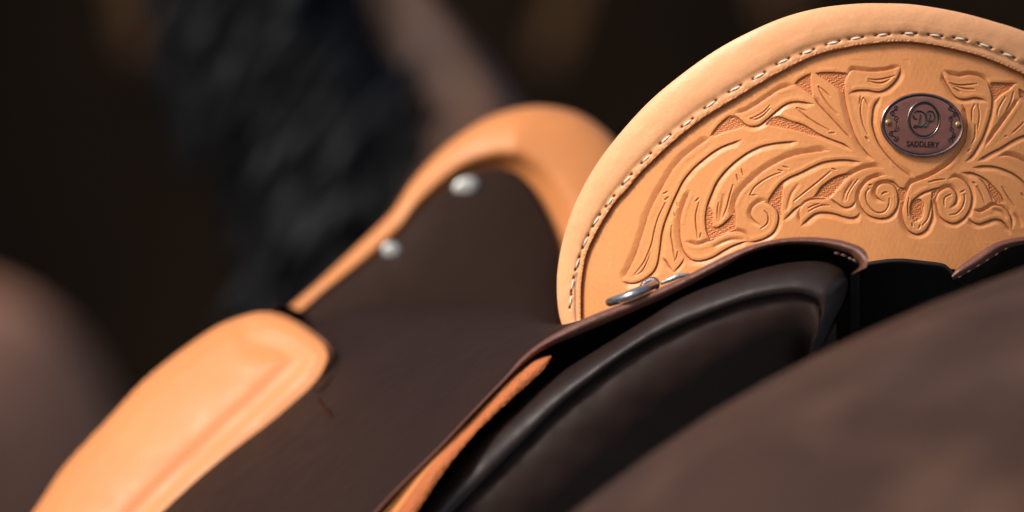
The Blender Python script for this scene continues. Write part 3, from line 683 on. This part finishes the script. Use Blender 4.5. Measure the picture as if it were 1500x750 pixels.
for f in ff:
    for a, b in zip(f, f[1:] + f[:1]): ed[(a, b)] = 1
sides_ = [[b, a, a + n, b + n] for (a, b) in ed if (b, a) not in ed]
mesh('lettering', np.vstack([top, bot]), ff + sides_, M_ink, badge, smooth=False)

# -- skirts --------------------------------------------------------------------
SK_UP = [(1268,392,2.262),(1271,378,2.266),(1265,366,2.27),(1250,358,2.272),(1217,350,2.276),(1167,348,2.28),(1117,355,2.28),(1067,373,2.28),(1000,407,2.278),(933,437,2.275),(857,467,2.272),(800,497,2.27),(765,524,2.265),(740,552,2.26),(692,602,2.25),(640,657,2.235),(600,696,2.225),(548,750,2.21),(430,880,2.18)]
SK_LO = [(1247,402,2.275),(1260,389,2.272),(1252,376,2.272),(1240,369,2.274),(1200,359,2.278),(1150,358,2.281),(1100,370,2.281),(1050,396,2.28),(985,430,2.279),(920,459,2.276),(850,488,2.273),(800,510,2.271),(771,530,2.266),(744,555,2.261),(695,605,2.251),(643,660,2.236),(603,699,2.226),(551,753,2.211),(433,883,2.181)]
NS = 260
FAR = [(1262,420,2.40),(1255,420,2.40),(1240,418,2.40),(1217,415,2.40),(1160,415,2.40),(1117,420,2.40),(1067,425,2.40),(1000,432,2.40),(940,448,2.38),(866,474,2.40),(815,480,2.50),(760,455,2.60),(690,445,2.64),(600,445,2.66),(500,450,2.68),(400,490,2.68),(300,580,2.67),(200,680,2.64),(60,860,2.58)]
up, lo, far = loft(NS, SK_UP, SK_LO, FAR)
def lerp3(a, b, t): return a + (b - a) * t
cols = []
for t in np.linspace(1, 0, 26):
    q = lerp3(up, far, t).copy(); q[:, 2] -= .02 * 4 * t * (1 - t) * sstep(np.arange(NS) / NS, .45, .6)
    cols.append(P(q[:, 0], q[:, 1], q[:, 2]))
und = [P(lo[:, 0] - 1, lo[:, 1] + dy, lo[:, 2] + dz) for dy, dz in ((-2, .0), (3, .010), (14, .026), (40, .045), (110, .060))]
grid('skirt', np.stack(cols, 1), M_brown, saddle)
grid('skirt_gap_shade', np.stack(und, 1), M_black, saddle)  # black curtain added under the skirt edge, standing in for shade in the gap
# burnished edge of the skirt: a rounded strip between its upper and lower arris
ths = np.linspace(-.05, 1.05, 11)
edge = []
for t in ths:
    q = lerp3(up, lo, t); bulge = .0032 * np.sin(np.pi * np.clip((t + .05) / 1.1, 0, 1)) + .0006 * snoise(q[:, 0], q[:, 1], 17, 31) * .3
    edge.append(P(q[:, 0], q[:, 1], q[:, 2] - bulge - .0006))
grid('skirt_edge', np.stack(edge, 1), M_edge, saddle)
# small thread ends under the skirt tip
sm = bpy.data.meshes.new('edge_stitch'); v_, f_ = tube_vf(np.array([(-.0022, 0, 0), (0, 0, .0006), (.0022, 0, 0)]), [.0005, .0008, .0005], 6, up=(0, 0, 1)); sm.from_pydata(v_.tolist(), [], f_); sm.materials.append(M_edge)
for x, y, r in ((1246, 379, -.5), (1252, 382, -.7), (1236, 374, -.3), (1226, 371, -.25)):
    o = link('edge_stitch', sm, None, saddle, Vector(P(x, y, 2.268))); o.rotation_euler = (R(90), -r, 0); o.scale = (.6, .6, .6)

# right skirt, mostly cut by the frame and the croup
RU = [(1394,404,2.318),(1402,394,2.318),(1416,383,2.32),(1432,372,2.322),(1450,361,2.324),(1468,353,2.328),(1500,347,2.335),(1560,343,2.35),(1640,350,2.37),(1720,385,2.40),(1800,450,2.43),(1880,540,2.46)]
RL = [(1396,410,2.322),(1408,404,2.320),(1424,395,2.321),(1440,386,2.323),(1456,375,2.326),(1474,364,2.33),(1504,357,2.336),(1562,353,2.352),(1640,361,2.372),(1717,396,2.402),(1796,461,2.432),(1876,551,2.462)]
NR = 120
ru, rl = loft(NR, RU, RL)
rf = ru.copy(); rf[:, 1] += 30; rf[:, 2] += .10
rows_ = [P(*lerp3(ru, rf, t).T) for t in np.linspace(1, 0, 8)] 
rows_ += [P(*(lerp3(rl, rf, t) + [0, 14 * t, .006]).T) for t in (0, .3, 1)]
grid('skirt', np.stack(rows_, 1), M_brown, saddle, flip=True)
edge = []
for t in ths:
    q = lerp3(ru, rl, t); edge.append(P(q[:, 0], q[:, 1], q[:, 2] - .003 * math.sin(math.pi * min(1, max(0, (t + .05) / 1.1))) - .0006))
grid('skirt_edge', np.stack(edge, 1), M_edge, saddle, flip=True)
for k in range(6):
    x, y = 1406 + k * 13.5, 404 - k * 8.2
    o = link('edge_stitch', sm, None, saddle, Vector(P(x, y + 1.5, 2.313))); o.rotation_euler = (R(90), R(-30), 0); o.scale = (.42, .42, .42)

# -- gullet lining between the skirts ---------------------------------------------
GT = resamp([(1225,400,2.335),(1250,392,2.333),(1262,386,2.332),(1290,381,2.33),(1320,379,2.33),(1350,382,2.331),(1380,386,2.333),(1390,392,2.334),(1402,404,2.336),(1420,420,2.34)], 60)
gr = [P(GT[:, 0], GT[:, 1] + 6, GT[:, 2] + .03), P(GT[:, 0], GT[:, 1] - .5, GT[:, 2] + .006)] + [P(GT[:, 0], GT[:, 1] + a, GT[:, 2] + b) for a, b in ((0, 0), (2, -.002), (5, -.002), (9, .003), (30, .02), (130, .05))]
grid('gullet_lining', np.stack(gr, 1), M_black, saddle, flip=True)

# -- padded panel ------------------------------------------------------------------
PT = [(1200,518,2.325),(1219,474,2.318),(1238,434,2.309),(1240,402,2.300),(1212,384,2.30),(1167,383,2.30),(1117,392,2.30),(1067,407,2.30),(1000,433,2.298),(933,475,2.295),(850,527,2.29),(800,560,2.287),(740,610,2.28),(680,665,2.27),(600,745,2.26),(500,850,2.25)]
PS_ = [(1184,520,2.304),(1196,482,2.296),(1203,458,2.291),(1198,443,2.29),(1183,435,2.29),(1158,431,2.29),(1105,439,2.29),(1050,457,2.29),(975,489,2.289),(917,521,2.286),(855,568,2.282),(815,602,2.278),(765,652,2.272),(705,712,2.262),(630,790,2.252),(540,890,2.242)]
PB = [(1168,560,2.325),(1175,560,2.325),(1183,560,2.325),(1188,560,2.325),(1190,560,2.33),(1180,560,2.33),(1150,580,2.325),(1110,600,2.32),(1060,640,2.315),(1010,680,2.31),(960,730,2.305),(920,770,2.30),(880,810,2.295),(830,860,2.29),(770,920,2.28),(700,990,2.27)]
NP = 220
pt, ps_, pb = loft(NP, PT, PS_, PB)
for q in (pt, ps_, pb): q[:, 2] -= .015
rows_ = []
for q in (P(pt[:, 0], pt[:, 1] + 25, pt[:, 2] + .12), P(pt[:, 0], pt[:, 1] + 3, pt[:, 2] + .045)): rows_.append(q)
for t in np.linspace(0, 1, 22):                                # the piped roll
    q = lerp3(pt, ps_, t); x = 2 * t - 1
    bul = .0130 * np.sqrt(max(0, 1 - abs(x) ** 2.1)) + .0085 * t
    wr = .00012 * snoise(q[:, 0], q[:, 1], 40, 41) * (1 - x * x)
    rows_.append(P(q[:, 0], q[:, 1], q[:, 2] + .004 - bul - wr))
grid('panel_roll', np.stack(rows_, 1), M_roll, saddle)
rows_ = []
for t in np.linspace(-.04, 1, 28):                             # the cushion below the seam
    q = lerp3(ps_, pb, t); bul = .022 * (1 - (1 - min(1, max(t, 0) * 2.0)) ** 2) - .026 * max(t, 0)
    rows_.append(P(q[:, 0], q[:, 1], q[:, 2] + .004 - .0078 - bul + .0007 * math.exp(-(t / .03) ** 2) - .0005 * snoise(q[:, 0], q[:, 1], 60, 42)))
grid('panel', np.stack(rows_, 1), M_panel, saddle)
sm_pts = spline([(p[0], p[1], p[2] - .013) for p in PS_[3:]], 7)
mesh('panel_seam', *tube_vf(P(sm_pts[:, 0], sm_pts[:, 1] + 1.0, sm_pts[:, 2] - .0025), .00045, 5), M_lace, saddle)

# -- tan fender strip below the skirt ------------------------------------------------
FU = [(806,520,2.276),(790,524,2.273),(774,532,2.269),(740,562,2.263),(692,610,2.255),(660,640,2.246),(600,699,2.231),(556,748,2.217),(440,880,2.186)]
FM = [(807,521,2.273),(792,525,2.270),(776,534,2.266),(743,565,2.259),(698,612,2.251),(670,641,2.242),(632,682,2.226),(584,748,2.211),(484,888,2.180)]
FL = [(808,523,2.268),(803,530,2.265),(790,546,2.261),(757,576,2.254),(716,614,2.246),(692,638,2.237),(652,686,2.221),(610,748,2.206),(520,885,2.175)]
fu, fm_, fl = loft(240, FU, FM, FL)
top_ = [P(*(lerp3(fu, fm_, t) + [0, 0, .002 - .002 * t]).T) for t in np.linspace(-.25, 1, 8)]
grid('fender', np.stack(top_ + [P(*(fl + [-2, 0, .012]).T)], 1), M_tan, saddle)
ed_ = []
for t in np.linspace(-.04, 1.04, 14):
    q = lerp3(fm_, fl, t); nz_ = .0007 * snoise(q[:, 0], q[:, 1] + 30 * t, 6, 51, 3)
    ed_.append(P(q[:, 0] + .5 * snoise(q[:, 0], q[:, 1], 5, 52) * (t > .9), q[:, 1], q[:, 2] - .003 * np.sin(np.pi * np.clip((t + .04) / 1.08, 0, 1)) - nz_ - .0004))
grid('fender_edge', np.stack(ed_, 1), M_rawedge, saddle)

# -- pommel ---------------------------------------------------------------------------
PO = [(415,462),(428,447),(465,415),(521,363),(573,312),(601,270),(633,233),(671,200),(717,172),(764,158),(801,156),(843,165),(876,184),(905,212),(930,255),(942,320),(945,400),(945,500)]
PI_ = [(438,466),(451,453),(503,410),(545,379),(588,340),(612,311),(657,272),(689,253),(727,246),(752,250),(773,265),(786,283),(797,303),(808,327),(818,356),(824,400),(826,440),(828,500)]
def pd(px, py): return 2.68 + .00012 * (500 - np.asarray(py, float)) + .00004 * (np.asarray(px, float) - 700)
po, pi_ = loft(160, PO, PI_)
rows_ = []
for t in np.linspace(-.06, 1, 24):
    x, y = pi_[:, 0] + (po - pi_)[:, 0] * t, pi_[:, 1] + (po - pi_)[:, 1] * t
    h = .026 * np.sqrt(np.clip(1 - abs((t - .35) / .65) ** 2.2, 0, 1)) if t > .35 else .010 + .016 * sstep(t, -.05, .35)
    wid = np.clip(np.hypot(*(po - pi_).T) / 90, .35, 1)
    rows_.append(P(x, y, pd(x, y) + .008 - h * wid))
for f, dd in ((1, .03), (.95, .07), (.6, .10)):
    x, y = pi_[:, 0] + (po - pi_)[:, 0] * f, pi_[:, 1] + (po - pi_)[:, 1] * f; rows_.append(P(x, y, pd(x, y) + dd))
grid('pommel_roll', np.stack(rows_, 1), M_tan, saddle, flip=False)
low = resamp([(420,500),(470,520),(560,530),(700,530),(840,520)], 160)
rows_ = []
for t in np.linspace(0, 1, 20):
    x, y = pi_[:, 0] + (low - pi_)[:, 0] * t, pi_[:, 1] + (low - pi_)[:, 1] * t
    rows_.append(P(x, y, pd(x, y) - .010 - .010 * math.sin(math.pi * min(1, t * 1.4 + .02) * .5)))
rows_.insert(0, P(pi_[:, 0], pi_[:, 1], pd(*pi_.T) + .006))
grid('pommel_panel', np.stack(rows_, 1), M_brown, saddle, flip=False)
def rivet(x, y, d, rx, ry, rot, up_):
    a = np.linspace(0, 2 * np.pi, 24, endpoint=False); G = []
    for f, p in ((.01, 1), (.45, .97), (.72, .88), (.86, .66), (.95, .35), (1, -.3)):
        u, v = rx * f * np.cos(a), ry * f * np.sin(a)
        G.append(P(x + u * math.cos(rot) - v * math.sin(rot), y + u * math.sin(rot) + v * math.cos(rot), d - up_ * p))
    grid('rivet', np.stack(G, 0), M_chrome, saddle, close_c=True, flip=True)
rivet(682, 273, 2.6940, 20, 13, R(-22), .0014)
rivet(573, 367, 2.6775, 14, 12.5, 0, .0014)
rivet(597, 617, float(2.40), 5, 5, 0, .004)

# -- seat, mostly hidden between cantle and pommel
sa = resamp([(880,470,2.40),(1000,400,2.41),(1200,330,2.40),(1400,330,2.44),(1600,380,2.50),(1780,500,2.55)], 40)
sb = resamp([(830,440,2.66),(860,400,2.68),(900,380,2.70),(1000,380,2.74),(1150,400,2.78),(1250,470,2.80)], 40)
rows_ = []
for t in np.linspace(0, 1, 14):
    q = lerp3(sa, sb, t); rows_.append(P(q[:, 0], q[:, 1] + 70 * math.sin(math.pi * t), q[:, 2]))
grid('seat', np.stack(rows_, 1), M_brown, saddle)

# -- tan knee pad ------------------------------------------------------------------------
KP = [(-60,900),(49,750),(93,685),(154,619),(210,559),(261,517),(317,479),(364,461),(397,458),(429,468),(462,489),(482,508),(485,530),(467,563),(420,610),(364,661),(308,713),(275,745),(150,870)]
kx, ky = np.meshgrid(np.arange(-70, 500, 1.2), np.arange(452, 905, 1.2))
kl = spline(KP, 5)
kd, _, _ = dist(kx, ky, kl); ki = inside(kx, ky, KP if False else [tuple(p) for p in kl]); kd = np.where(ki, kd, -kd)
rgt = spline([(397,458),(429,468),(462,489),(482,508),(485,530),(467,563),(420,610),(364,661),(308,713),(275,745),(150,870)], 5)
kr, _, _ = dist(kx, ky, rgt)
def flapd(px, py): return 2.52 + .00055 * (430 - np.asarray(px, float)) * .35 + .00022 * (600 - np.asarray(py, float))
kh = 10 * sstep(kd, -1, 30) + 11 * sstep(kr, 30, 105) * sstep(kd, 0, 70) - 3.5 * np.exp(-((kr - 46) / 15) ** 2) + 2.5 * np.exp(-((kr - 80) / 22) ** 2)
kh -= 26 * sstep(kd, 7, -1)
grid('knee_pad', P(kx, ky, flapd(kx, ky) - .012 - kh * .0004), M_tan, saddle, flip=True, mask=kd > -1.5)
# dark leather rim round the knee pad
rim = [(400,446),(432,452),(468,472),(492,496),(499,522),(492,548),(470,574)]
rim_i = [(397,459),(429,469),(461,490),(480,509),(482,530),(474,548),(458,570)]
ra, rb = resamp(rim, 120), resamp(rim_i, 120)
SKP = np.concatenate([np.concatenate([lerp3(up, far, t)[:, :2], (lerp3(up, far, t)[:, 2] - .02 * 4 * t * (1 - t) * sstep(np.arange(NS) / NS, .45, .6))[:, None]], 1) for t in np.linspace(0, 1, 40)])
def rimd(p):
    d2 = ((p[:, None, :2] - SKP[None, :, :2]) ** 2).sum(-1); i = d2.argmin(1)
    return np.where(d2.min(1) < 400, SKP[i, 2] - .001, flapd(p[:, 0], p[:, 1]))
rl_ = []
for t in np.linspace(-.15, 1, 14):
    q = lerp3(rb, ra, t); dz = np.convolve(np.pad(rimd(q), 12, mode='edge'), np.ones(25) / 25, 'valid')
    rl_.append(P(q[:, 0], q[:, 1], dz - .0012 - .0026 * math.sin(math.pi * min(1, .25 + t * .75)) + .05 * max(0, t - .85)))
grid('knee_pad_rim', np.stack(rl_, 1), M_brown, saddle, flip=False)
lc = spline([(466,582,2.44),(480,605,2.43),(498,621,2.425),(524,634,2.42)], 4)
mesh('lace', *tube_vf(P(lc[:, 0], lc[:, 1], lc[:, 2] - .004), .0010, 6), M_lace, saddle)

# -- ring and its keeper on the skirt ---------------------------------------------------------
a = np.linspace(0, 2 * np.pi, 64, endpoint=False)
rx_ = 926 + 33 * np.cos(a); ry_ = 430.8 - .40 * 33 * np.cos(a) + 0.8 * np.sin(a) - 1.6 * np.cos(a) ** 2
rd_ = 2.292 - .022 * np.sin(a)
mesh('ring', *tube_vf(P(rx_, ry_, rd_), 6.4 * S, 14, closed=True), M_steel, saddle)
a = np.linspace(R(160), R(395), 30)
kx_ = 951 + 13 * np.cos(a) * -1 * -1; ky_ = 419 + 14.5 * np.sin(a)
q = np.stack([951 + 11 * np.cos(a), 420 + 9.5 * np.sin(a) - .36 * 11 * np.cos(a), 2.290 - 0 * a], 1)
rad = (4.4 + .0 * a) * S
keeper = mesh('ring_keeper', *tube_vf(P(q[:, 0], q[:, 1], q[:, 2]), rad, 8), M_edge, saddle)
beads = []
for k in np.linspace(0, len(q) - 1, 17):
    i0 = int(k); c = P(*q[i0]); bb = np.array([c + [-.0009, -.0013, 0], c + [0, -.0016, 0.0002], c + [.0009, -.0013, 0]])
    beads.append(tube_vf(bb, [.0005, .0009, .0005], 6, up=(0, 0, 1)))
mesh('keeper_bead', *join(beads), M_steel, keeper)
bq = spline([(968,415,2.302),(982,409,2.300),(995,404,2.300),(1010,402,2.302)], 3)
bw = 3.9 * S * np.sin(np.pi * np.linspace(.12, .9, len(bq))) ** .6
mesh('ring_mount', *tube_vf(P(bq[:, 0], bq[:, 1], bq[:, 2]), bw, 10), M_chrome, saddle)

for o in bpy.data.objects:
    if '_c' in o.keys(): del o['_c']
